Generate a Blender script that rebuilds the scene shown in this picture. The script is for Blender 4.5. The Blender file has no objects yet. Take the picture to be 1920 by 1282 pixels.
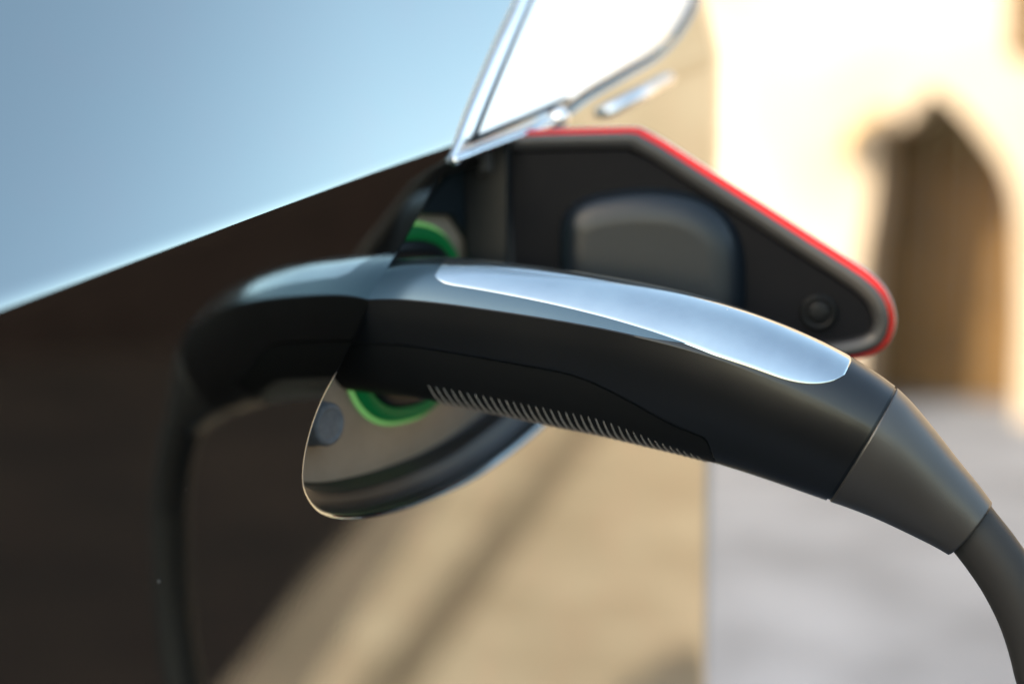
import bpy, bmesh, math, random
from mathutils import Vector, Matrix
from mathutils.geometry import delaunay_2d_cdt
random.seed(4)
R = math.radians
scn = bpy.context.scene
COL = scn.collection

# ------------------------------------------------------------------ camera, sky, sun, exposure
CAM = Vector((0, 0, 0.95)); PITCH = R(7.3); FPX = 1920 * 50 / 36.0
cd = bpy.data.cameras.new('camera'); cam = bpy.data.objects.new('camera', cd); COL.objects.link(cam)
cam.location = CAM; cam.rotation_euler = (R(90) - PITCH, 0, 0)
cd.lens = 50; cd.sensor_width = 36; cd.clip_start = 0.01; cd.clip_end = 500
cd.dof.use_dof = True; cd.dof.focus_distance = 0.503; cd.dof.aperture_fstop = 2.8
scn.camera = cam

SUN_EL = 31; SUN_AZ = Vector((-0.91, -0.41, 0)).normalized()      # horizontal direction towards the sun
w = bpy.data.worlds.new('World'); scn.world = w; w.use_nodes = True
nt = w.node_tree; nt.nodes.clear()
sky = nt.nodes.new('ShaderNodeTexSky'); sky.sky_type = 'NISHITA'; sky.sun_disc = False
sky.ozone_density = 0.2; sky.dust_density = 2.0; sky.air_density = 1.25
sky.sun_elevation = R(SUN_EL); sky.sun_rotation = math.atan2(SUN_AZ.x, SUN_AZ.y)
bg = nt.nodes.new('ShaderNodeBackground'); bg.inputs[1].default_value = 0.15
wo = nt.nodes.new('ShaderNodeOutputWorld')
haz = nt.nodes.new('ShaderNodeMix'); haz.data_type = 'RGBA'; haz.blend_type = 'MULTIPLY'; haz.inputs[0].default_value = 1; haz.inputs[7].default_value = (1.05, 1.0, 0.87, 1)
nt.links.new(sky.outputs[0], haz.inputs[6]); nt.links.new(haz.outputs[2], bg.inputs[0]); nt.links.new(bg.outputs[0], wo.inputs[0])
sd = bpy.data.lights.new('sun', 'SUN'); sun = bpy.data.objects.new('sun', sd); COL.objects.link(sun)
sd.energy = 3.1; sd.angle = R(0.5); sd.color = (1, 0.86, 0.66)
to_sun = Vector((SUN_AZ.x * math.cos(R(SUN_EL)), SUN_AZ.y * math.cos(R(SUN_EL)), math.sin(R(SUN_EL))))
sun.rotation_euler = to_sun.to_track_quat('Z', 'Y').to_euler()
scn.view_settings.view_transform = 'Standard'; scn.view_settings.look = 'None'
scn.view_settings.exposure = 2.0; scn.view_settings.gamma = 1
scn.cycles.use_denoising = True
scn.cycles.max_bounces = 8

# ------------------------------------------------------------------ materials
def mat(name, color, rough=0.5, metal=0.0, spec=0.5, coat=0.0, coat_rough=0.03, coat_ior=1.5, noise=None, bump=None, emit=None, trans=None, dust=0.0, rvar=0.0, wave=False):
    """noise=(scale, second colour, detail), bump=(scale, strength, distance)"""
    m = bpy.data.materials.new(name); m.use_nodes = True
    t = m.node_tree; b = t.nodes['Principled BSDF']; L = t.links
    b.inputs['Base Color'].default_value = (*color, 1)
    b.inputs['Roughness'].default_value = rough; b.inputs['Metallic'].default_value = metal
    b.inputs['Specular IOR Level'].default_value = spec
    b.inputs['Coat Weight'].default_value = coat; b.inputs['Coat Roughness'].default_value = coat_rough
    b.inputs['Coat IOR'].default_value = coat_ior
    tc = t.nodes.new('ShaderNodeTexCoord')
    col = None
    if noise:
        n = t.nodes.new('ShaderNodeTexNoise'); n.inputs['Scale'].default_value = noise[0]; n.inputs['Detail'].default_value = noise[2]
        n.inputs['Roughness'].default_value = 0.6
        L.new(tc.outputs['Object'], n.inputs['Vector'])
        mx = t.nodes.new('ShaderNodeMix'); mx.data_type = 'RGBA'
        mx.inputs[6].default_value = (*color, 1); mx.inputs[7].default_value = (*noise[1], 1)
        rp = t.nodes.new('ShaderNodeMapRange'); rp.inputs[1].default_value = 0.35; rp.inputs[2].default_value = 0.65
        L.new(n.outputs[0], rp.inputs[0]); L.new(rp.outputs[0], mx.inputs[0]); col = mx.outputs[2]
        L.new(col, b.inputs['Base Color'])
    if rvar:
        n2 = t.nodes.new('ShaderNodeTexNoise'); n2.inputs['Scale'].default_value = 35; n2.inputs['Detail'].default_value = 6
        L.new(tc.outputs['Object'], n2.inputs['Vector'])
        r2 = t.nodes.new('ShaderNodeMapRange'); r2.inputs[1].default_value = 0.3; r2.inputs[2].default_value = 0.7
        r2.inputs[3].default_value = max(0, rough - rvar); r2.inputs[4].default_value = rough + rvar
        L.new(n2.outputs[0], r2.inputs[0]); L.new(r2.outputs[0], b.inputs['Roughness'])
    if dust:
        # sparse pale specks of dust lying on the surface
        v = t.nodes.new('ShaderNodeTexVoronoi'); v.inputs['Scale'].default_value = 130
        L.new(tc.outputs['Object'], v.inputs['Vector'])
        sx = t.nodes.new('ShaderNodeSeparateColor'); L.new(v.outputs['Color'], sx.inputs[0])
        size = t.nodes.new('ShaderNodeMapRange'); size.inputs[1].default_value = 1 - dust; size.inputs[2].default_value = 1.0
        size.inputs[3].default_value = 0.0; size.inputs[4].default_value = 0.055
        L.new(sx.outputs[0], size.inputs[0])
        lt = t.nodes.new('ShaderNodeMath'); lt.operation = 'LESS_THAN'; L.new(v.outputs['Distance'], lt.inputs[0]); L.new(size.outputs[0], lt.inputs[1])
        df = t.nodes.new('ShaderNodeBsdfDiffuse'); df.inputs[0].default_value = (0.5, 0.48, 0.45, 1)
        ms = t.nodes.new('ShaderNodeMixShader'); out = t.nodes['Material Output']
        f = t.nodes.new('ShaderNodeMath'); f.operation = 'MULTIPLY'; f.inputs[1].default_value = 0.7; L.new(lt.outputs[0], f.inputs[0])
        L.new(f.outputs[0], ms.inputs[0]); L.new(b.outputs[0], ms.inputs[1]); L.new(df.outputs[0], ms.inputs[2]); L.new(ms.outputs[0], out.inputs[0])
    if bump:
        n3 = t.nodes.new('ShaderNodeTexNoise'); n3.inputs['Scale'].default_value = bump[0]; n3.inputs['Detail'].default_value = 4
        L.new(tc.outputs['Object'], n3.inputs['Vector'])
        bp = t.nodes.new('ShaderNodeBump'); bp.inputs['Strength'].default_value = bump[1]; bp.inputs['Distance'].default_value = bump[2]
        L.new(n3.outputs[0], bp.inputs['Height']); L.new(bp.outputs[0], b.inputs['Normal'])
    if wave:
        # faint waviness of sheet metal plus orange peel
        hs = []
        for sc_, di in ((22, 4.5e-5), (420, 1.6e-6)):
            n4 = t.nodes.new('ShaderNodeTexNoise'); n4.inputs['Scale'].default_value = sc_; n4.inputs['Detail'].default_value = 1
            L.new(tc.outputs['Object'], n4.inputs['Vector'])
            b4 = t.nodes.new('ShaderNodeBump'); b4.inputs['Strength'].default_value = 1; b4.inputs['Distance'].default_value = di
            L.new(n4.outputs[0], b4.inputs['Height'])
            if hs: L.new(hs[-1].outputs[0], b4.inputs['Normal'])
            hs.append(b4)
        L.new(hs[-1].outputs[0], b.inputs['Normal']); L.new(hs[-1].outputs[0], b.inputs['Coat Normal'])
    if emit:
        b.inputs['Emission Color'].default_value = (*emit[0], 1); b.inputs['Emission Strength'].default_value = emit[1]
    if trans:
        tr = t.nodes.new('ShaderNodeBsdfTranslucent'); tr.inputs[0].default_value = (*trans[0], 1)
        ms = t.nodes.new('ShaderNodeMixShader'); ms.inputs[0].default_value = trans[1]; out = t.nodes['Material Output']
        L.new(b.outputs[0], ms.inputs[1]); L.new(tr.outputs[0], ms.inputs[2]); L.new(ms.outputs[0], out.inputs[0])
    return m

M = dict(
    paint=mat('dark_car_paint', (0.285, 0.325, 0.32), 0.03, 1.0, rvar=0.015, wave=True, coat=1.0, coat_rough=0.01, coat_ior=1.85, dust=0.10),
    recess=mat('lit_recess_plastic', (0.27, 0.225, 0.18), 0.36, spec=0.6, noise=(60, (0.23, 0.19, 0.15), 4), dust=0.06, bump=(1500, 0.05, 0.0003)),  # floor tone includes warm light from the sunlit ground
    recess_shaded=mat('shaded_recess_plastic', (0.02, 0.018, 0.016), 0.3, spec=0.5, dust=0.08, bump=(1500, 0.05, 0.0003)),  # same plastic as the floor, with the shade painted in
    teal=mat('hinge_cover_plastic', (0.006, 0.011, 0.015), 0.4, spec=0.35, bump=(1500, 0.08, 0.0003)),
    rubber=mat('grey_rubber', (0.13, 0.14, 0.155), 0.75, noise=(250, (0.09, 0.098, 0.11), 5), bump=(1600, 0.25, 0.0004), dust=0.05),
    flap=mat('flap_plastic', (0.005, 0.005, 0.0065), 0.5, spec=0.1, bump=(1800, 0.1, 0.0003), rvar=0.06),
    lip=mat('flap_lip_plastic', (0.04, 0.038, 0.037), 0.4, bump=(1800, 0.08, 0.0003)),  # paler than the flap: sky sheen on the sloped lip painted in
    pad=mat('flap_pad_rubber', (0.006, 0.010, 0.015), 0.36, spec=0.4, bump=(1500, 0.12, 0.0004), rvar=0.03),
    red=mat('red_lens', (0.95, 0.03, 0.025), 0.12, coat=0.5, trans=((0.95, 0.05, 0.04), 0.6)),
    clear=mat('white_edge_highlight', (0.75, 0.75, 0.75), 0.1, coat=1, trans=((0.85, 0.85, 0.85), 0.5)),  # white tone paints the bright highlight along the flap rim
    lens=mat('silvered_lamp_lens', (0.93, 0.94, 0.95), 0.28, 0.9, coat=1.0),
    housing=mat('lamp_housing', (0.6, 0.63, 0.65), 0.2, 0.6),
    chrome=mat('chrome_trim', (0.75, 0.78, 0.8), 0.12, 1.0),
    dark=mat('dark_trim', (0.006, 0.008, 0.01), 0.35, spec=0.3),
    side=mat('connector_side_plastic', (0.005, 0.0058, 0.007), 0.3, spec=0.6, bump=(2600, 0.1, 0.0002), rvar=0.02, dust=0.06),
    grip=mat('connector_grip_plastic', (0.005, 0.0055, 0.006), 0.5, spec=0.2, bump=(2600, 0.1, 0.0002)),
    rib=mat('lit_grip_rib_plastic', (0.3, 0.28, 0.26), 0.4, spec=0.6),  # pale tone paints warm ground light onto the dark ribs
    top=mat('dimmed_satin_cover', (0.13, 0.18, 0.20), 0.2, 0.9, bump=(2400, 0.03, 0.0002), dust=0.08),  # darkened teal imitates the dim reflection at the plug end
    inlay=mat('polished_inlay', (0.58, 0.645, 0.66), 0.12, 0.95, coat=0.4, rvar=0.08, dust=0.06, noise=(15, (0.43, 0.49, 0.53), 8)),
    collar=mat('strain_relief_rubber', (0.028, 0.027, 0.027), 0.36, spec=0.85, bump=(2200, 0.12, 0.0003), rvar=0.05),
    cable=mat('cable_rubber', (0.024, 0.0235, 0.024), 0.5, spec=0.3, bump=(1600, 0.12, 0.0003)),
    green=mat('green_port_ring', (0.002, 0.03, 0.012), 0.5, spec=0.25, emit=((0.0, 1.0, 0.22), 0.013)),
    glow=mat('green_port_light', (0.1, 0.3, 0.08), 0.6, spec=0.1, emit=((0.42, 1.0, 0.3), 0.06)),
    pave=mat('shade_toned_pavement', (0.12, 0.134, 0.165), 0.85, noise=(2.6, (0.062, 0.070, 0.088), 3), bump=(30, 0.3, 0.01)),  # grey-blue colour holds the shade lying on this ground
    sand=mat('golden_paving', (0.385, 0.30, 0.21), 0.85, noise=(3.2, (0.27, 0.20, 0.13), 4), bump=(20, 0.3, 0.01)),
    shaded_ground=mat('ground_shade_tone', (0.017, 0.0128, 0.0115), 0.9, spec=0.04, noise=(1.2, (0.009, 0.0076, 0.0078), 4), bump=(60, 0.4, 0.01)),  # near-black colour stands in for shade on the ground
    shade_edge=mat('shade_edge_tone', (0.16, 0.12, 0.085), 0.85, noise=(4, (0.12, 0.09, 0.062), 4)),  # midtone that softens the edge of the painted ground shade
    shadow_streak=mat('shadow_streak_tone', (0.17, 0.125, 0.08), 0.85, noise=(5, (0.13, 0.095, 0.06), 5)),  # darker paving tone that paints a shadow streak
    plaster=mat('cream_plaster', (0.43, 0.37, 0.305), 0.9, noise=(0.9, (0.29, 0.23, 0.165), 2), bump=(25, 0.3, 0.01)),
    wood=mat('brown_door_wood', (0.11, 0.065, 0.024), 0.8, spec=0.2, noise=(4, (0.075, 0.047, 0.02), 6)),
    stone=mat('arch_stone', (0.5, 0.36, 0.2), 0.9, noise=(5, (0.4, 0.28, 0.15), 5)),
    hedge=mat('hedge_leaf', (0.03, 0.028, 0.022), 0.7, noise=(6, (0.022, 0.022, 0.018), 4)),
    fence=mat('dark_fence_wood', (0.0088, 0.0062, 0.0062), 0.8, spec=0.03, noise=(6, (0.005, 0.0036, 0.0038), 4)),
    glass=mat('car_glass', (0.01, 0.012, 0.014), 0.03, coat=1.0),
)

# ------------------------------------------------------------------ helpers
def tag(o, label=None, cat=None, group=None, kind=None):
    if label: o['label'] = label
    if cat: o['category'] = cat
    if group: o['group'] = group
    if kind: o['kind'] = kind
    return o
def empty(name, loc):
    o = bpy.data.objects.new(name, None); COL.objects.link(o); o.location = loc; o.empty_display_size = 0.05
    return o
def build(name, verts, faces, m, parent=None, smooth=True, normals=None):
    """verts in world space; ONE mesh object"""
    off = Vector((0, 0, 0)); p = parent
    while p is not None: off += p.location; p = p.parent
    me = bpy.data.meshes.new(name); me.from_pydata([tuple(Vector(v) - off) for v in verts], [], faces)
    bm = bmesh.new(); bm.from_mesh(me)
    if normals is None: bmesh.ops.recalc_face_normals(bm, faces=bm.faces)
    bm.to_mesh(me); bm.free()
    me.materials.append(M[m])
    for pl in me.polygons: pl.use_smooth = smooth
    if normals is not None: me.normals_split_custom_set_from_vertices([tuple(n) for n in normals])
    o = bpy.data.objects.new(name, me); COL.objects.link(o); o.parent = parent
    return o
def grid(rows, close_u=False, close_v=False):
    n, mm = len(rows), len(rows[0]); v = [p for r in rows for p in r]; f = []
    for i in range(n if close_u else n - 1):
        for j in range(mm if close_v else mm - 1):
            a, b = i, (i + 1) % n; c, d = j, (j + 1) % mm
            f.append((a * mm + c, a * mm + d, b * mm + d, b * mm + c))
    return v, f
def catmull(pts, k=8):
    P = [Vector(p) for p in pts]; P = [2 * P[0] - P[1]] + P + [2 * P[-1] - P[-2]]; out = []
    for i in range(1, len(P) - 2):
        for j in range(k):
            t = j / k; a, b, c, d = P[i - 1:i + 3]
            out.append(0.5 * (2 * b + (c - a) * t + (2 * a - 5 * b + 4 * c - d) * t * t + (3 * b - a - 3 * c + d) * t ** 3))
    out.append(P[-2]); return out
def area2(p): return sum(p[i].x * p[(i + 1) % len(p)].y - p[(i + 1) % len(p)].x * p[i].y for i in range(len(p))) / 2
def dedupe(p, e=2e-4):
    o = []
    for q in p:
        if not o or (q - o[-1]).length > e: o.append(q)
    if (o[0] - o[-1]).length < e: o.pop()
    return o
def inward(p):
    """mitred inward normals of a closed outline"""
    s = 1 if area2(p) > 0 else -1; n = len(p); out = []
    for i in range(n):
        a = (p[i] - p[i - 1]).normalized(); b = (p[(i + 1) % n] - p[i]).normalized()
        na = Vector((-a.y, a.x)) * s; nb = Vector((-b.y, b.x)) * s; m_ = na + nb
        m_ = m_.normalized() if m_.length > 1e-6 else na
        out.append(m_ / max(0.6, m_.dot(na)))
    return out
def relief(poly, profile, place, cap=True):
    """stack of inset outlines: profile=[(inset, height)], place(Vector2, height)->world; caps the last ring"""
    if cap: profile = list(profile) + [(profile[-1][0] + .0004, profile[-1][1]), (profile[-1][0] + .0008, profile[-1][1])]
    nrm = inward(poly); rows = [[place(q + m_ * i, h) for q, m_ in zip(poly, nrm)] for i, h in profile]
    v, f = grid(rows, close_v=True); n = len(poly)
    if cap:                                     # flat top, own vertices so that its shading stays flat
        i, h = profile[-1]; rim = [q + m_ * i for q, m_ in zip(poly, nrm)]
        V_, _, F_, _, _, _ = delaunay_2d_cdt(rim, [(k, (k + 1) % n) for k in range(n)], [], 1, 1e-6)
        k0 = len(v); v = v + [place(q, h) for q in V_]; f += [tuple(k0 + a for a in q) for q in F_]
    return v, f
def tube(path, r, seg=12, up=Vector((0, 0, 1)), caps=True):
    rows = []; prev = None
    for i, p in enumerate(path):
        t = (path[min(i + 1, len(path) - 1)] - path[max(i - 1, 0)]).normalized()
        if prev is None: a = t.cross(up); a = a.normalized() if a.length > 1e-3 else t.orthogonal().normalized()
        else: a = (prev - t * prev.dot(t)).normalized()
        prev = a; b = t.cross(a); rr = r(i / (len(path) - 1)) if callable(r) else r
        rows.append([p + (a * math.cos(2 * math.pi * k / seg) + b * math.sin(2 * math.pi * k / seg)) * rr for k in range(seg)])
    v, f = grid(rows, close_v=True)
    if caps: f += [tuple(range(seg)), tuple(range(len(v) - seg, len(v)))]
    return v, f
def box(c, ax, ay, hx, hy, z0, z1):
    c = Vector(c); v = []
    for z in (z0, z1):
        for sx, sy in ((-1, -1), (1, -1), (1, 1), (-1, 1)):
            q = c + ax * hx * sx + ay * hy * sy; v.append(Vector((q.x, q.y, z)))
    return v, [(0, 1, 2, 3), (4, 5, 6, 7), (0, 1, 5, 4), (1, 2, 6, 5), (2, 3, 7, 6), (3, 0, 4, 7)]
# measurement: direction in which the photograph shows a point (its pixel in the 1920 px picture)
def ray(x, y):
    a = (x - 960) / FPX; b = (641 - y) / FPX
    return Vector((a, math.cos(PITCH) + b * math.sin(PITCH), -math.sin(PITCH) + b * math.cos(PITCH)))
def on_plane(x, y, p, n):
    d = ray(x, y); return CAM + d * ((p - CAM).dot(n) / d.dot(n))

# ------------------------------------------------------------------ the ground and what surrounds the car
def sheet(name, pts, z, m, label=None):
    o = build(name, [(x, y, z) for x, y in pts], [tuple(range(len(pts)))], m, smooth=False); tag(o, label, kind='structure'); return o
sheet('ground', [(-150, -150), (150, -150), (150, 150), (-150, 150)], 0, 'pave', 'blurred paved ground behind the charging plug, shade put into its grey colour')
ED = Vector((0.904, 0.428)); EP = Vector((1.95, 0.76)); EN = Vector((-ED.y, ED.x))
def strip(a0, a1, b0, b1, curve=0): return [tuple(EP + ED * a0 + EN * b0), tuple(EP + ED * a1 + EN * b0), tuple(EP + ED * a1 + EN * b1), tuple(EP + ED * a0 + EN * b1)]
sheet('ground_shade', strip(-40, 40, -30, 0), 0.004, 'shaded_ground', 'dark sheet painting the shaded ground mirrored in the lower left paintwork')
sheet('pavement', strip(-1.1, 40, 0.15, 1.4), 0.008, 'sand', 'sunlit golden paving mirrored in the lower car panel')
sheet('shade_edge_strip', strip(-1.1, 40, 0.0, 0.15), 0.008, 'shade_edge', 'brown strip grading the painted ground shade into the golden paving')
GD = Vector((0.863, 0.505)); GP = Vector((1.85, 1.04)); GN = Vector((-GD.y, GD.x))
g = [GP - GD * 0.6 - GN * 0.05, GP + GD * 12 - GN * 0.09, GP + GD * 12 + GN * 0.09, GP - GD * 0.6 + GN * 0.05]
sheet('shadow_streak', [tuple(q) for q in g], 0.012, 'shadow_streak', 'brown strip painting a shadow streak across the golden paving')

# cream wall with the dark archway, far out of focus
WN = Vector((-0.4, -0.9165, 0)); WU = Vector((0.9165, -0.4, 0)); WP = Vector((1.57, 5.24, 0))
def on_wall(x, y):
    q = on_plane(x, y, WP, WN) - WP; return Vector((q.dot(WU), q.z))
def wall_pt(q, h): return WP + WU * q.x + Vector((0, 0, q.y)) + WN * h
wall = empty('plaster_wall', WP); tag(wall, 'sunlit cream plaster wall blurred in the background', 'wall')
arch = [on_wall(*p) for p in [(1612, 770), (1606, 640), (1612, 500), (1628, 400), (1636, 320), (1636, 262), (1664, 235), (1700, 225), (1722, 190), (1748, 168), (1790, 195), (1840, 250), (1892, 330), (1910, 420), (1914, 600), (1912, 770)]]
arch[0].y = -0.02; arch[-1].y = -0.02
arch = catmull(arch[1:-1], 4); arch = [Vector((arch[0].x, -0.05))] + arch + [Vector((arch[-1].x, -0.05))]
outer = [Vector((-9, -0.05)), Vector((5.5, -0.05)), Vector((5.5, 3.6)), Vector((-9, 3.6))]
base = [Vector((-9, -0.05)), Vector(arch[0])] + arch[1:-1] + [Vector(arch[-1]), Vector((5.5, -0.05)), Vector((5.5, 3.6)), Vector((-9, 3.6))]
vs = [wall_pt(q, 0) for q in base] + [wall_pt(q, -0.5) for q in base]; n = len(base)
fs = [tuple(range(n)), tuple(range(2 * n - 1, n - 1, -1))] + [(i, (i + 1) % n, n + (i + 1) % n, n + i) for i in range(n)]
build('wall_face', vs, fs, 'plaster', wall, smooth=False)
dpl = [Vector((arch[0].x - .1, -.05)), Vector((arch[-1].x + .1, -.05)), Vector((arch[-1].x + .1, 1.6)), Vector((arch[0].x - .1, 1.6))]
dcx = (arch[0].x + arch[-1].x) / 2
for k in range(5):       # boarded door set back in the archway
    x0 = arch[0].x - 0.05 + k * (arch[-1].x - arch[0].x + 0.1) / 5; x1 = x0 + (arch[-1].x - arch[0].x + 0.1) / 5 - 0.008
    q = [Vector((x0, 0)), Vector((x1, 0)), Vector((x1, 1.5)), Vector((x0, 1.5))]
    v, f = relief(q, [(0, -0.48), (0, -0.435), (0.006, -0.43)], wall_pt); build('door_board', v, f, 'wood', wall, smooth=False)
sh = [on_wall(*p_) for p_ in [(1893, 108), (1990, 108), (1990, -160), (1893, -160)]]
v, f = relief(sh, [(0, 0.002), (0, 0.03), (0.01, 0.035)], wall_pt); build('shutter', v, f, 'wood', wall, smooth=False)
lan = wall_pt(on_wall(1592, 262), 0.06)
lantern = empty('wall_lantern', lan); tag(lantern, 'small blurred brown bracket on the wall left of the archway', 'wall lamp')
v, f = tube([lan + Vector((0, 0, .02)) + WU * -.02, lan + Vector((0, 0, .055)) + WU * .03, lan + Vector((0, 0, .09)) + WU * .09, lan + WU * .15 + Vector((0, 0, .09)) - WN * .06], 0.022, 8); build('bracket', v, f, 'stone', lantern)
v, f = tube([lan + Vector((0, 0, .04)), lan + Vector((0, 0, .02)), lan - Vector((0, 0, .05)), lan - Vector((0, 0, .07))], lambda t: (.012, .035, .03, .012)[min(3, int(t * 3 + .5))], 8); build('lamp_body', v, f, 'stone', lantern)

# dark boarded fence that the paintwork mirrors
fx = 6.6; fen = empty('board_fence', (fx, -1, 0)); tag(fen, 'tall dark board fence mirrored as the dark band in the paint', 'fence')
for k in range(28):
    y = -6.2 + k * 0.33; v, f = box((fx + 0.012 * (k % 2), y, 0), Vector((1, 0, 0)), Vector((0, 1, 0)), 0.02, 0.175, 0, 2.7)
    build('fence_board', v, f, 'fence', fen, smooth=False)

# ------------------------------------------------------------------ the car: surface of its rear flank
NF = Vector((0.8165, -0.577, 0)).normalized(); TF = Vector((0.577, 0.8165, 0)).normalized()
A = CAM + ray(740, 600) * 0.55
def plane_uw(x, y):
    q = on_plane(x, y, A, NF) - A; return Vector((q.dot(TF), q.z))
l0, l1 = plane_uw(0, 600), plane_uw(840, 300); LD = (l1 - l0).normalized(); LN = Vector((-LD.y, LD.x))
def tilt(t):                       # how far the panel leans back, t metres above the shoulder crease
    if t <= -0.003: return 0.0
    s = min(1, (t + 0.003) / 0.012); s = s * s * (3 - 2 * s)
    return R(min(34, s * 15 + max(0, t) * 35))
TAB = [0.0]; DT = 0.0005
for i in range(1400): TAB.append(TAB[-1] + math.tan(tilt(-0.01 + (i + .5) * DT)) * DT)
def lean(t):
    x = (t + 0.01) / DT
    if x <= 0: return 0.0
    i = min(len(TAB) - 2, int(x)); return TAB[i] + (TAB[i + 1] - TAB[i]) * min(1, x - i)
S0, RR = 0.258, 0.05              # where the flank turns the corner, and the corner's radius
def corner(s):
    if s <= S0: return s, 0.0, 0.0
    a = min(math.pi / 2, (s - S0) / RR); u = S0 + RR * math.sin(a); d = -RR * (1 - math.cos(a))
    if a >= math.pi / 2: d -= (s - S0 - RR * math.pi / 2)
    return u, d, a
def flare(k):                       # the shoulder leans back more towards the door
    x = max(0, min(1, (0.20 - k) / 0.30)); return 1 + 1.15 * x * x * (3 - 2 * x)
def surf(q, h=0.0):
    u, d, a = corner(q.x); p_ = Vector((q.x, q.y)) - l0
    return A + TF * u + Vector((0, 0, q.y)) + NF * (d - lean(p_.dot(LN)) * flare(p_.dot(LD)) + h)
def surf_n(q):
    u, d, a = corner(q.x); p_ = Vector((q.x, q.y)) - l0; t, k = p_.dot(LN), p_.dot(LD); g = math.tan(tilt(t)) * flare(k); gk = lean(t) * (flare(k + .001) - flare(k - .001)) / .002
    nn = NF * math.cos(a) + TF * math.sin(a)
    return (nn + (TF * LN.x + Vector((0, 0, LN.y))) * g + (TF * LD.x + Vector((0, 0, LD.y))) * gk).normalized()
def on_surf(x, y, h=0.0):
    off = h
    for _ in range(12):
        P = on_plane(x, y, A + NF * off, NF) - A; s = P.dot(TF)
        if s > S0: s = S0 + RR * math.asin(min(0.99, (s - S0) / RR))
        q = Vector((s, P.z)); off = corner(q.x)[1] - lean((q - l0).dot(LN)) * flare((q - l0).dot(LD)) + h
    return q

car = empty('parked_car', (A.x, A.y, 0)); tag(car, 'dark glossy parked car with open charging port and raised flap', 'car')
seam = catmull([on_surf(*p) for p in [(1050, -200), (1010, -95), (974, 0), (938, 75), (905, 150), (871, 232), (842, 306)]], 8)
left = catmull([on_surf(*p) for p in [(842, 306), (805, 378), (765, 450), (728, 513), (690, 590), (645, 683), (605, 762), (582, 832), (574, 895), (584, 930), (608, 955), (650, 964), (710, 958), (800, 931), (905, 880), (1020, 790), (1075, 715), (1092, 620), (1062, 470), (1020, 330), (1000, 252)]], 8)
lampb = catmull([on_surf(*p) for p in [(1000, 252), (1045, 226), (1100, 182), (1170, 140), (1240, 95), (1290, 30), (1312, -60), (1320, -200)]], 8)
hole = dedupe(seam + left + lampb)
port_outline = dedupe(left + [on_surf(1000, 252), on_surf(920, 279), on_surf(842, 306)])
lamp_outline = dedupe(seam + [on_surf(842, 306), on_surf(920, 279), on_surf(1000, 252)] + lampb)

# quarter panel: triangulated skin with a hemmed edge round the opening
HR = 0.0022
outn = [-m_ for m_ in inward(hole)]
edge0 = [q + m_ * HR for q, m_ in zip(hole, outn)]
def inside(p, poly):
    c = False; j = len(poly) - 1
    for i in range(len(poly)):
        a, b = poly[i], poly[j]
        if (a.y > p.y) != (b.y > p.y) and p.x < (b.x - a.x) * (p.y - a.y) / (b.y - a.y) + a.x: c = not c
        j = i
    return c
def spaced(a, b, fine0, fine1, fs_, cs):
    o = []; x = a
    while x < b - 1e-6: o.append(x); x += fs_ if fine0 <= x < fine1 else cs
    o.append(b); return o
UA, UB, WA, WB = -1.3, S0 + RR * 1.571 + 0.4, -0.62, 0.29
pts = [Vector((UA, WA)), Vector((UB, WA)), Vector((UB, WB)), Vector((UA, WB))]
loop0 = len(pts); pts += edge0; nloop = len(edge0)
near = lambda q, e0, d: min((q - e).length_squared for e in e0[::2]) < d * d
ts = spaced(-1.0, 0.75, -0.35, 0.2, 0.006, 0.03); ts = [t for t in ts if not -0.006 < t < 0.014] + [-0.006 + 0.0008 * k for k in range(25)]
al = spaced(-1.5, 1.6, -0.3, 0.62, 0.007, 0.05)
for t in ts:
    for k in al:
        q = l0 + LD * k + LN * t
        if not (UA + .02 < q.x < UB - .02 and WA + .02 < q.y < WB - .02) or inside(q, edge0): continue
        if -0.2 < q.x < 0.35 and -0.2 < q.y < .28 and near(q, edge0, 0.0022): continue
        pts.append(q)
con = [(loop0 + i, loop0 + (i + 1) % nloop) for i in range(nloop)] + [(0, 1), (1, 2), (2, 3), (3, 0)]
V2, _, F2, OV, _, _ = delaunay_2d_cdt(pts, con, [], 0, 1e-7)
F2 = [f for f in F2 if not inside((V2[f[0]] + V2[f[1]] + V2[f[2]]) / 3, edge0)]
verts = [surf(q) for q in V2]; nrms = [surf_n(q) for q in V2]; faces = []
for f in F2:
    a, b, c = f; nn = (verts[b] - verts[a]).cross(verts[c] - verts[a]); faces.append(f if nn.dot(nrms[a]) > 0 else (a, c, b))
prof = [(HR, 0, 0), (HR * .65, -HR * .07, 22), (HR * .3, -HR * .29, 45), (HR * .07, -HR * .65, 68), (0, -HR, 90), (-0.0003, -0.010, 90)]
start = len(verts)
for off, h, ang in prof:
    for q, m_ in zip(hole, outn):
        verts.append(surf(q + m_ * off, h)); d3 = TF * -m_.x + Vector((0, 0, -m_.y)); sn = surf_n(q + m_ * HR)
        d3 = (d3 - sn * d3.dot(sn)).normalized(); nrms.append((sn * math.cos(R(ang)) + d3 * math.sin(R(ang))).normalized())
for k in range(len(prof) - 1):
    for i in range(nloop):
        a, b, c, d = start + k * nloop + i, start + k * nloop + (i + 1) % nloop, start + (k + 1) * nloop + (i + 1) % nloop, start + (k + 1) * nloop + i
        nn = (verts[b] - verts[a]).cross(verts[d] - verts[a]); faces.append((a, b, c, d) if nn.dot(nrms[a]) > 0 else (d, c, b, a))
build('quarter_panel', verts, faces, 'paint', car, normals=nrms)

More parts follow.
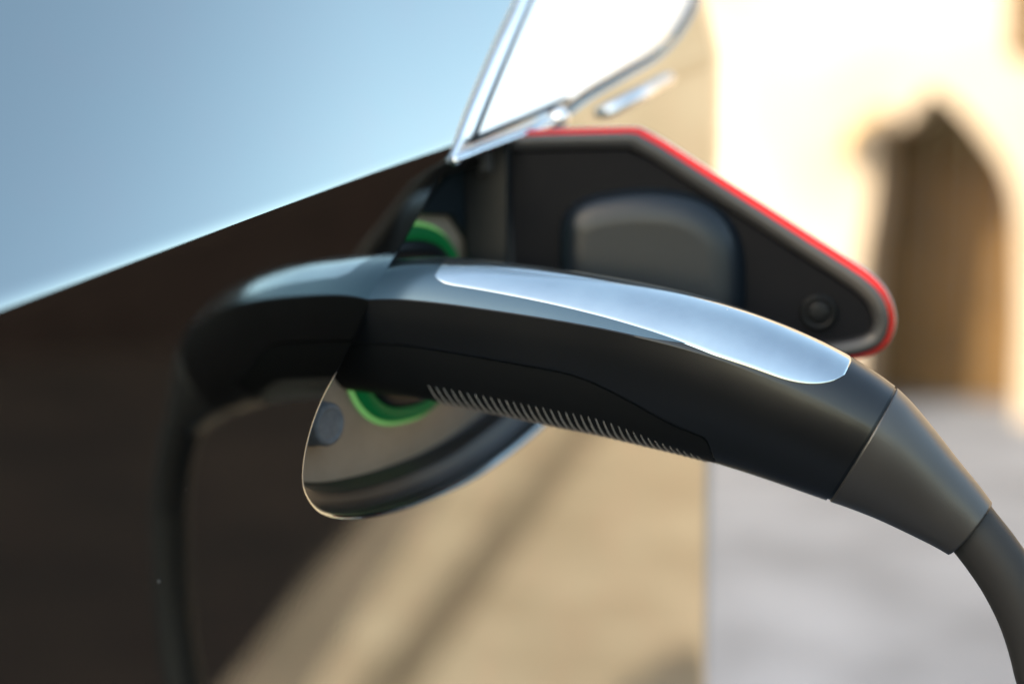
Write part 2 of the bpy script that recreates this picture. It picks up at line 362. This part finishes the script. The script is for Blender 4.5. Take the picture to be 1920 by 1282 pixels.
# cabin above and ahead of the charging port (it shades this flank)
def cp(u, nn, z): return A + TF * u + NF * nn + Vector((0, 0, z - A.z))
rows = []
for u, zr, nb in ((-3.0, 1.16, -.16), (-2.3, 1.42, -.16), (-1.5, 1.49, -.16), (-0.8, 1.485, -.16), (-0.4, 1.33, -.18), (0.0, 1.135, -.2), (.2, 1.125, -.22)):
    zb = 1.12; k = (zr - zb) / .37
    prof_ = [(nb, zb), (nb - .05 * k, zb + .6 * (zr - zb)), (nb - .12 * k, zb + .93 * (zr - zb)), (nb - .3 * k - .02, zr), (-.93, zr + .03 * k)]
    prof_ += [(-1.86 - a, z) for a, z in prof_[-2::-1]]
    rows.append([cp(u, a, z) for a, z in prof_])
v, f = grid(rows); build('cabin', v, f, 'glass', car)
v, f = box(cp(-1.4, -.93, 0), TF, NF, 1.62, .72, 0.32, 0.95); build('body_core', v, f, 'dark', car, smooth=False)

# ------------------------------------------------------------------ recess of the charging port
FD = 0.022
v, f = relief(port_outline, [(-.0025, -.0045), (.0005, -.0075), (.0018, -.0095), (.0040, -.0107), (.0066, -.0112), (.0076, -.0125), (.0086, -.0215), (.0096, -FD)], surf, cap=False)
build('recess_wall', v, f, 'recess_shaded', car)
v, f = relief(port_outline, [(.0094, -FD + .0001), (.012, -FD)], surf); build('recess_floor', v, f, 'recess', car)
def floor_pt(x, y): return on_plane(x, y, A - NF * FD, NF)
fc = floor_pt(752, 606); c2 = fc
def ringp(a, r, k=3.0):
    c, s = math.cos(a), math.sin(a); m_ = (abs(c) ** k + abs(s) ** k) ** (-1 / k)
    return c2 + (TF * c * (0.92 + 0.1 * s) + Vector((0, 0, s)) * 0.98) * r * m_
def port_ring(name, rad, rt, m, lift):
    rows = []
    for i in range(72):
        a = 2 * math.pi * i / 72; rows.append([ringp(a, rad + rt * math.cos(2 * math.pi * j / 12), 2.6) + NF * (lift + rt * math.sin(2 * math.pi * j / 12)) for j in range(12)])
    v, f = grid(rows, True, True); return build(name, v, f, m, car)
port_ring('port_ring', 0.0375, 0.0036, 'green', 0.002)
port_ring('port_sleeve', 0.0310, 0.0048, 'dark', 0.0025)
port_ring('port_light', 0.0416, 0.0012, 'glow', 0.0004)
# dark hinge cover over the upper part of the recess
q = []
for p_ in [(848, 322), (990, 268), (1020, 560), (892, 560), (884, 452), (852, 404), (785, 402)]:
    d_ = on_plane(p_[0], p_[1], A - NF * (FD - .004), NF) - A; q.append(Vector((d_.dot(TF), d_.z)))
v, f = relief(q, [(0, -FD), (0, -FD + .003), (.001, -FD + .004)], lambda q_, h: A + TF * q_.x + Vector((0, 0, q_.y)) + NF * h); build('hinge_cover', v, f, 'teal', car, smooth=False)
# rubber stop
rc = floor_pt(578, 790) + NF * 0.0; s_ = 0.0062
def disc(c, ax, prof_, seg=28):
    a = ax.orthogonal().normalized(); b = ax.cross(a)
    rows = [[c + ax * h + (a * math.cos(2 * math.pi * k / seg) + b * math.sin(2 * math.pi * k / seg)) * r for k in range(seg)] for r, h in prof_]
    v, f = grid(rows, close_v=True); f.append(tuple(range(len(v) - seg, len(v)))); return v, f
v, f = disc(rc, NF, [(.0094, 0), (.0092, .004), (.0086, .0045), (.0084, .0105), (.0076, .0117), (.0062, .0121), (.0058, .0115), (.0052, .0115), (.0010, .0117)]); o = build('rubber_stop', v, f, 'rubber', car)
o['label'] = 'small round grey rubber stop in the port recess'

# ------------------------------------------------------------------ tail lamp
lamp = empty('tail_lamp', (0, 0, 0)); lamp.parent = car; lamp.location = (0, 0, 0)
tri = dedupe([q + m_ * 0.0013 for q, m_ in zip(lamp_outline, inward(lamp_outline))], 5e-4)
def skin(name, poly, h, m, parent, step=0.006):
    """sheet that follows the flank inside an outline, with a rolled edge"""
    nr = inward(poly); inner = dedupe([q + m_ * 0.0018 for q, m_ in zip(poly, nr)], 3e-4); P_ = list(inner); n_ = len(inner)
    x0, x1 = min(q.x for q in inner), max(q.x for q in inner); y0, y1 = min(q.y for q in inner), max(q.y for q in inner)
    for i in range(int((x1 - x0) / step)):
        for j in range(int((y1 - y0) / step)):
            q = Vector((x0 + (i + .5) * step, y0 + (j + .5) * step))
            if inside(q, inner) and not near(q, inner, 0.002): P_.append(q)
    V_, _, F_, _, _, _ = delaunay_2d_cdt(P_, [(i, (i + 1) % n_) for i in range(n_)], [], 0, 1e-7)
    F_ = [f for f in F_ if inside((V_[f[0]] + V_[f[1]] + V_[f[2]]) / 3, inner)]
    vv = [surf(q, h) for q in V_]; nv = [surf_n(q) for q in V_]; ff = []
    for f in F_:
        a, b, c = f; ff.append(f if (vv[b] - vv[a]).cross(vv[c] - vv[a]).dot(nv[a]) > 0 else (a, c, b))
    st_ = len(vv); pr = [(0.0018, 0, 0), (.0008, -.0003, 35), (.0002, -.001, 65), (0, -.002, 90), (0, -.011, 90)]; np_ = len(poly)
    for off, hh_, ang in pr:
        for q, m_ in zip(poly, nr):
            vv.append(surf(q + m_ * off, h + hh_)); d3 = TF * -m_.x + Vector((0, 0, -m_.y)); nv.append((surf_n(q) * math.cos(R(ang)) + d3.normalized() * math.sin(R(ang))).normalized())
    for k in range(len(pr) - 1):
        for i in range(np_):
            a, b, c, d = st_ + k * np_ + i, st_ + k * np_ + (i + 1) % np_, st_ + (k + 1) * np_ + (i + 1) % np_, st_ + (k + 1) * np_ + i
            ff.append((a, b, c, d) if (vv[b] - vv[a]).cross(vv[d] - vv[a]).dot(nv[a]) > 0 else (d, c, b, a))
    return build(name, vv, ff, m, parent, normals=nv)
skin('lamp_lens', tri, -0.0012, 'lens', lamp)
v, f = relief(tri, [(.001, -.0125), (.003, -.030)], surf, True); build('lamp_housing', v, f, 'housing', lamp)
path = [surf(q, .0012) for q in catmull([on_surf(846, 303), on_surf(900, 281), on_surf(960, 258), on_surf(1010, 238), on_surf(1040, 224)], 6)]
v, f = tube(path, 0.0019, 10); build('chrome_strip', v, f, 'chrome', lamp)
path = [surf(q, .0006) for q in catmull([on_surf(884, 263), on_surf(940, 240), on_surf(1010, 210), on_surf(1062, 186)], 6)]
v, f = tube(path, 0.0013, 8); build('dark_strip', v, f, 'dark', lamp)
path = [surf(q, -.0006) for q in catmull([on_surf(1040, -95), on_surf(1000, 0), on_surf(965, 82), on_surf(930, 165), on_surf(892, 258)], 6)]
v, f = tube(path, 0.0009, 8); build('lens_border', v, f, 'dark', lamp)
v, f = disc(surf(on_surf(1042, 222), -.004), NF, [(.0045, 0), (.0045, .007), (.003, .0095), (.001, .0102)]); build('lens_foot', v, f, 'lens', lamp)
q = surf(on_surf(1130, 212), .002), surf(on_surf(1250, 148), .002)
v, f = tube([q[0], q[0].lerp(q[1], .5) + NF * .001, q[1]], 0.0028, 10); build('rear_trim_strip', v, f, 'lens', car)

# ------------------------------------------------------------------ open flap
FL = Vector((0.972, -0.235, 0)).normalized(); FN = Vector((FL.y, -FL.x, 0))            # along the flap / out of its inner face
if FN.y > 0: FN = -FN
FP = surf(on_surf(960, 420), -0.004)
def on_flap(x, y):
    q = on_plane(x, y, FP, FN) - FP; return Vector((q.dot(FL), q.z))
def flap_pt(q, h): return FP + FL * q.x + Vector((0, 0, q.y)) + FN * h
flap = empty('charge_flap', (0, 0, 0)); flap.parent = car; flap['label'] = 'open black flap with red lens edge, pad and button'
diag = [(1196, 246), (1240, 270), (1330, 328), (1420, 385), (1510, 443), (1590, 494)]
tip = catmull([on_flap(*p) for p in [(1590, 494), (1630, 522), (1660, 556), (1673, 600), (1664, 638), (1640, 660), (1600, 672), (1540, 680)]], 6)
top = catmull([on_flap(*p) for p in [(900, 256), (960, 250), (1030, 247), (1120, 245), (1180, 244)]], 4) + [on_flap(1190, 245)]
fo = dedupe(top + [on_flap(*p) for p in diag] + tip + catmull([on_flap(*p) for p in [(1540, 680), (1300, 680), (1080, 650), (955, 600), (935, 540), (925, 400), (900, 300)]], 5), 4e-4)
v, f = relief(fo, [(.0022, -.004), (.0014, -.002), (.0014, .0), (.0022, .0012), (.0034, .0016), (.0052, .0012), (.0076, .0000), (.0086, -.0010)], flap_pt); build('inner_tray', v, f, 'flap', flap)
v, f = relief(fo, [(.0012, -.001), (.0014, .0008), (.0024, .0020), (.0038, .0023), (.0056, .0016), (.0074, .0003), (.0078, -.0006)], flap_pt, cap=False); build('tray_lip', v, f, 'lip', flap)
v, f = relief(fo, [(.009, -.0036), (.0006, -.0036), (-.0008, -.0044), (-.0013, -.0060), (-.0010, -.0080), (.006, -.0082)], flap_pt); build('red_lens', v, f, 'red', flap)
v, f = relief(fo, [(.006, -.0085), (-.0008, -.0085), (-.0017, -.0095), (-.0014, -.0110), (.0, -.0118), (.008, -.0122)], flap_pt); build('edge_highlight', v, f, 'clear', flap)  # white layer that paints the highlight along the flap rim
po = catmull([on_flap(*p) for p in [(1050, 470), (1056, 412), (1088, 378), (1150, 361), (1225, 356), (1300, 368), (1355, 400), (1385, 450), (1394, 520), (1388, 590), (1350, 640), (1220, 650), (1100, 640), (1058, 590), (1050, 470)]], 5)
po = dedupe(po, 4e-4)
v, f = relief(po, [(-.0008, -.001), (0, .001), (.0008, .004), (.0024, .0068), (.0055, .0092), (.0090, .0104), (.0120, .0108), (.0135, .0109)], flap_pt); build('sealing_pad', v, f, 'pad', flap)
bc = flap_pt(on_flap(1535, 585), -.0004)
v, f = disc(bc, FN, [(.0076, 0), (.0074, .0016), (.0066, .0026), (.0058, .0026), (.0050, .0014), (.0046, .0012), (.0042, .0026), (.0036, .0029), (.0010, .0030)]); build('button', v, f, 'grip', flap)
# hinge arm behind the trim and the small tab
q = [on_flap(p[0], p[1]) for p in [(905, 283), (928, 275), (928, 322), (905, 328)]]
v, f = relief(q, [(0, -.006), (0, .008), (.001, .009)], flap_pt); build('hinge_tab', v, f, 'lip', flap, smooth=False)
q = [on_flap(p[0], p[1]) for p in [(868, 294), (958, 258), (958, 640), (890, 640)]]
v, f = relief(q, [(0, -.010), (0, .0035), (.0012, .0045)], flap_pt); build('hinge_arm', v, f, 'dark', flap, smooth=False)

# ------------------------------------------------------------------ charging connector
HD = Vector((0.956, -0.30, 0)).normalized(); HB = Vector((HD.y, -HD.x, 0))
if HB.y > 0: HB = -HB                                                     # sideways, towards the camera side
RP = Vector((-0.0545, 0.560, 0.9)); ROLL = R(15)
def on_spine(x, y): return on_plane(x, y, RP, HB)
st = [((672, 492), (640, 730)), ((735, 486), (703, 736)), ((800, 482), (775, 743)), ((880, 486), (850, 757)), ((980, 497), (945, 776)), ((1080, 510), (1035, 795)), ((1180, 527), (1125, 813)), ((1280, 548), (1215, 834)), ((1380, 576), (1300, 855)), ((1480, 613), (1380, 878)), ((1570, 655), (1455, 903)), ((1640, 697), (1515, 924)), ((1678, 724), (1549, 936))]
cs = [((1682, 727), (1555, 938)), ((1712, 757), (1597, 952)), ((1752, 805), (1648, 972)), ((1795, 860), (1700, 996)), ((1835, 909), (1748, 1020)), ((1860, 942), (1776, 1036))]
def stations(lst, k):
    U = catmull([on_spine(*a) for a, b in lst], k); Lo = catmull([on_spine(*b) for a, b in lst], k); return list(zip(U, Lo))
ASP = 0.80; VT = R(5)
def profile(crease):
    """half section from the crown down to the bottom: list of (b, c) for the near side, crown part then side part"""
    crown = []; side = []; NC, NS = 14, 26; rb, rcz = 0.95, 0.70
    for i in range(NC + 1):
        x = i / NC; b1, c1 = rb * x, 1 - (1 - rcz) * (x ** 2.1); a = math.acos(max(-1, min(1, rcz * .86))) * x
        p = 2.15; sa, ca = math.sin(a), math.cos(a); m_ = (abs(sa) ** p + abs(ca) ** p) ** (-1 / p)
        crown.append((b1 * crease + sa * m_ * (1 - crease), c1 * crease + ca * m_ * (1 - crease)))
    a0 = math.acos(rcz * .86)
    for i in range(NS + 1):
        x = i / NS
        P = [(rb, rcz), (.99, .40), (1.0, .08), (.985, -.2), (.90, -.52), (.72, -.78), (.40, -.95), (0, -1.0)]
        y = x * (len(P) - 1); j = min(len(P) - 2, int(y)); tt = y - j
        pp = [P[max(j - 1, 0)], P[j], P[j + 1], P[min(j + 2, len(P) - 1)]]
        if j == 0: pp[0] = (2 * P[0][0] - P[1][0], 2 * P[0][1] - P[1][1])
        if j == len(P) - 2: pp[3] = (-P[j][0], P[j][1])
        h = [0.5 * (2 * pp[1][k] + (pp[2][k] - pp[0][k]) * tt + (2 * pp[0][k] - 5 * pp[1][k] + 4 * pp[2][k] - pp[3][k]) * tt * tt + (3 * pp[1][k] - pp[0][k] - 3 * pp[2][k] + pp[3][k]) * tt ** 3) for k in (0, 1)]
        a = a0 + (math.pi - a0) * x; p = 2.15; sa, ca = math.sin(a), math.cos(a); m_ = (abs(sa) ** p + abs(ca) ** p) ** (-1 / p)
        side.append((h[0] * crease + sa * m_ * (1 - crease), h[1] * crease + ca * m_ * (1 - crease)))
    return crown, side
class Section:
    def __init__(self, U, Lo, crease, roll=ROLL, asp=ASP):
        self.c = (U + Lo) / 2; self.N = (U - Lo).normalized(); self.hh = (U - Lo).length / 2; self.asp = asp; self.roll = roll
        self.crown, self.side = profile(crease)
        vals = [self.view(self.rot((s * b, c))) for s in (-1, 1) for b, c in self.crown + self.side]
        lo, hi = min(vals), max(vals); self.k = 2 / (hi - lo); self.o = -(hi + lo) / 2
    def rot(self, p):
        b, c = p[0] * self.asp, p[1]; cr, sr = math.cos(self.roll), math.sin(self.roll); return (b * cr + c * sr, -b * sr + c * cr)
    def view(self, p): return p[1] * math.cos(VT) - p[0] * math.sin(VT)
    def pt(self, b, c, lift=0.0, nb=(0, 0)):
        x, y = self.rot((b, c)); y += self.o; out = self.c + (HB * x + self.N * y) * self.k * self.hh
        if lift:
            d = self.rot((nb[0] / self.asp ** 2, nb[1])); l = math.hypot(*d) or 1; out += (HB * d[0] + self.N * d[1]) / l * lift
        return out
    def lerp(self, arr, x):
        y = max(0, min(1, x)) * (len(arr) - 1); j = min(len(arr) - 2, int(y)); t = y - j
        return (arr[j][0] + (arr[j + 1][0] - arr[j][0]) * t, arr[j][1] + (arr[j + 1][1] - arr[j][1]) * t)
    def crown_pt(self, x, lift=0.0):        # x in -1..1 across the crown
        b, c = self.lerp(self.crown, abs(x)); s = -1 if x < 0 else 1
        b2, c2_ = self.lerp(self.crown, abs(x) + .04); b1, c1 = self.lerp(self.crown, abs(x) - .04); t = (b2 - b1, c2_ - c1); nb = (-t[1], t[0]) if abs(x) > .05 else (0, 1)
        return self.pt(s * b, c, lift, (s * nb[0], nb[1]))
    def side_pt(self, x, s=1, lift=0.0):    # x 0 at the ridge .. 1 at the bottom
        b, c = self.lerp(self.side, x); b2, c2_ = self.lerp(self.side, x + .03); b1, c1 = self.lerp(self.side, x - .03)
        t = (b2 - b1, c2_ - c1); nb = (-t[1], t[0]) if x < .99 else (0, -1)
        return self.pt(s * b, c, lift, (s * nb[0], nb[1]))
SS = stations(st, 10); NSEC = len(SS); secs = []
smooth01 = lambda a, b, x: (lambda t: t * t * (3 - 2 * t))(max(0, min(1, (x - a) / (b - a))))
PXU = [q.x for q in catmull([Vector((a[0], a[1], 0)) for a, b in st], 10)]       # picture column of each station, for the features
for i, (U, Lo) in enumerate(SS): secs.append(Section(U, Lo, 1 - 0.92 * smooth01(1130, 1600, PXU[i])))
def sec_at(px):
    for i in range(NSEC - 1):
        if PXU[i] <= px <= PXU[i + 1]:
            t = (px - PXU[i]) / (PXU[i + 1] - PXU[i]); U = SS[i][0].lerp(SS[i + 1][0], t); Lo = SS[i][1].lerp(SS[i + 1][1], t)
            return Section(U, Lo, 1 - 0.92 * smooth01(1130, 1600, px))
    return secs[-1]
con_ = empty('charging_connector', (SS[0][0].x, SS[0][0].y, 0)); tag(con_, 'black charging connector with silver top plugged into the car, cable hanging down', 'charging plug')
# satin cover between the ridges (ends before the collar, where the shell closes over it)
cov_end = next(i for i in range(NSEC) if PXU[i] > 1430)
rows = [[s.crown_pt((-1 + 2 * j / 36) * (0.985 - 0.12 * smooth01(1230, 1420, PXU[i])), 0.00015) for j in range(37)] for i, s in enumerate(secs)]
v, f = grid(rows[:cov_end + 1]); build('top_cover', v, f, 'top', con_)
# polished inlay, slightly proud, with rounded ends
inl = []; X0, X1 = 842, 1602; n_in = 120
for i in range(n_in + 1):
    x = X0 + (X1 - X0) * (0.5 - 0.5 * math.cos(math.pi * i / n_in)); s = sec_at(x)
    a = min(1, (x - X0) / 50); rd = math.sqrt(max(0, 1 - (1 - a) ** 2))
    e = min(1, (X1 - x) / 120); re = max(0, 1 - (1 - e) ** 2.6) ** (1 / 2.2); mid = 0.42 * (1 - smooth01(860, 1000, x)) + 0.25 * smooth01(1450, 1600, x)
    nearw = mid + (0.70 + 0.288 * max(0, min(1, (x - 880) / 500)) ** 1.2 - mid) * rd; farw = mid + (-0.95 - mid) * rd
    nearw = mid + (nearw - mid) * max(re, .004); farw = mid + (farw - mid) * max(re, .004); row = []
    for j in range(49):
        y = j / 48; pos = farw + (nearw - farw) * y; d = min(pos - farw, nearw - pos)
        row.append(s.crown_pt(pos, -0.0003 + 0.00056 * min(1, max(0, d / 0.04), (x - X0) / 5, (X1 - x) / 5)))
    inl.append(row)
v, f = grid(inl); build('inlay_plate', v, f, 'inlay', con_)
# upper and lower shells with a parting groove
def seam_q(px): return 0.31 + 0.19 * smooth01(1100, 1390, px) + 0.5 * smooth01(1395, 1470, px) ** 1.4
for part in ('upper_shell', 'lower_shell'):
    rows = []
    for i, s in enumerate(secs):
        q = min(0.999, seam_q(PXU[i] - 0)); row = []
        for sd_ in (1, -1):
            r = []
            ks = [0, .012, .03] + [k / 16 for k in range(1, 16)] + [.97, .988, 1]
            for k in ks:
                x = k * q if part == 'upper_shell' else q + (1 - k) * 0 + k * (1 - q)
                g_ = abs(x - q); dep = -0.0011 * max(0, 1 - g_ / 0.012) * (1 if q < .97 and part == 'upper_shell' else 0)
                r.append(s.side_pt(x, sd_, dep))
            row.append(r)
        if part == 'upper_shell': rows.append(row)
        else: rows.append(row[0] + row[1][::-1][1:])
    if part == 'upper_shell':
        full = [r[0][::-1] + [s.crown_pt(1 - 2 * j / 36) for j in range(1, 36)] + r[1] for r, s in zip(rows, secs)]
        v, f = grid(full); o = build(part, v, f, 'side', con_); ns_ = len(rows[0][0]); mm_ = len(full[0])
        ridge = {ns_ - 1, mm_ - ns_}
        for e in o.data.edges:                       # crisp ridge along the cover, soft towards the cable
            i, j = e.vertices; 
            if i % mm_ == j % mm_ and i % mm_ in ridge and PXU[min(i, j) // mm_] < 1240: e.use_edge_sharp = True
    else:
        endi = next(i for i in range(NSEC) if seam_q(PXU[i]) > .985)
        v, f = grid(rows[:endi + 1]); build(part, v, f, 'grip', con_)
gk = [[[s.side_pt(min(1, seam_q(PXU[i])) + d_, sd_, -0.0009) for d_ in (-.025, -.012, 0, .012, .025)] for i, s in enumerate(secs) if seam_q(PXU[i]) < .97] for sd_ in (1, -1)]
v, f = grid(gk[0]); v2, f2 = grid(gk[1]); build('parting_strip', v + v2, f + [tuple(a + len(v) for a in q) for q in f2], 'dark', con_)
# closing disc at the plug end, fine ribs under the grip
v = [s for s in [secs[0].crown_pt(-1 + 2 * j / 36) for j in range(37)]] + [secs[0].side_pt(k / 20, 1) for k in range(1, 21)] + [secs[0].side_pt(1 - k / 20, -1) for k in range(1, 20)]
build('plug_end', v, [tuple(range(len(v)))], 'grip', con_, smooth=False)
NR = 37; rib_me = None
for k in range(NR):
    px0 = 868 + k * (1408 - 868) / (NR - 1); fade = smooth01(1180, 1440, px0); q0 = 0.57 + 0.13 * fade
    path = []
    for j in range(17):
        y = j / 16; q = q0 + (1 - q0) * (1 - abs(2 * y - 1)); sd_ = 1 if y <= .5 else -1
        shift = 26 * (1 - (1 - (q - q0) / (1 - q0)) ** 1.6)
        path.append(sec_at(px0 - 14 + shift).side_pt(q, sd_, 0.00008))
    v, f = tube(path, lambda t: 0.0005 * min(1, .15 + 5 * t, .15 + 5 * (1 - t)), 6, up=HD); build('grip_rib', v, f, 'rib', con_)
# strain relief collar and cable
CS = stations(cs, 8); rows = []
def ring(s, sc=1.0, n_=56):
    return [s.c + (p - s.c) * sc for p in [s.crown_pt(-1 + 2 * j / 18) for j in range(18)] + [s.side_pt(k / 19, 1) for k in range(0, 20)] + [s.side_pt(1 - k / 19, -1) for k in range(1, 19)]]
for i, (U, Lo) in enumerate(CS):
    t = i / (len(CS) - 1); rows.append(ring(Section(U, Lo, .08 * (1 - t), ROLL * (1 - t), ASP + (1 - ASP) * t)))
s0 = Section(*CS[0], .08); se = Section(*CS[-1], 0, 0, 1.0)
rows = [ring(s0, .90), ring(s0, .975)] + [[p + (q - p) * 0.35 for p, q in zip(rows[0], rows[1])]] + rows[1:] + [ring(se, .985), ring(se, .94), ring(se, .7)]
v, f = grid(rows, close_v=True); build('strain_relief', v, f, 'collar', con_)
gp = [ring(Section(SS[-4][0], SS[-4][1], .1), .95), ring(Section(*SS[-1], .08), .972), ring(Section(*CS[0], .08), .972), ring(Section(*CS[3], .05), .93)]
v, f = grid(gp, close_v=True); build('gap_ring', v, f, 'dark', con_)
cpath = [on_spine(*p) for p in [(1770, 925), (1800, 961), (1822, 990), (1858, 1036), (1895, 1092), (1930, 1164), (1955, 1248), (1966, 1330)]]
last = cpath[-1]
cpath += [last + Vector((-.002, .0, -.045)), last + Vector((-.016, .004, -.10)), last + Vector((-.045, .01, -.18)), last + Vector((-.06, .0, -.32)), Vector((last.x + .03, last.y - .05, .16)), Vector((last.x + .12, last.y - .16, .04)), Vector((last.x + .35, last.y - .35, .0115)), Vector((last.x + .9, last.y - .6, .0115)), Vector((last.x + 1.8, last.y - .9, .0155))]
v, f = tube(catmull(cpath, 10), 0.0102, 24, up=HB); build('cable', v, f, 'cable', con_)
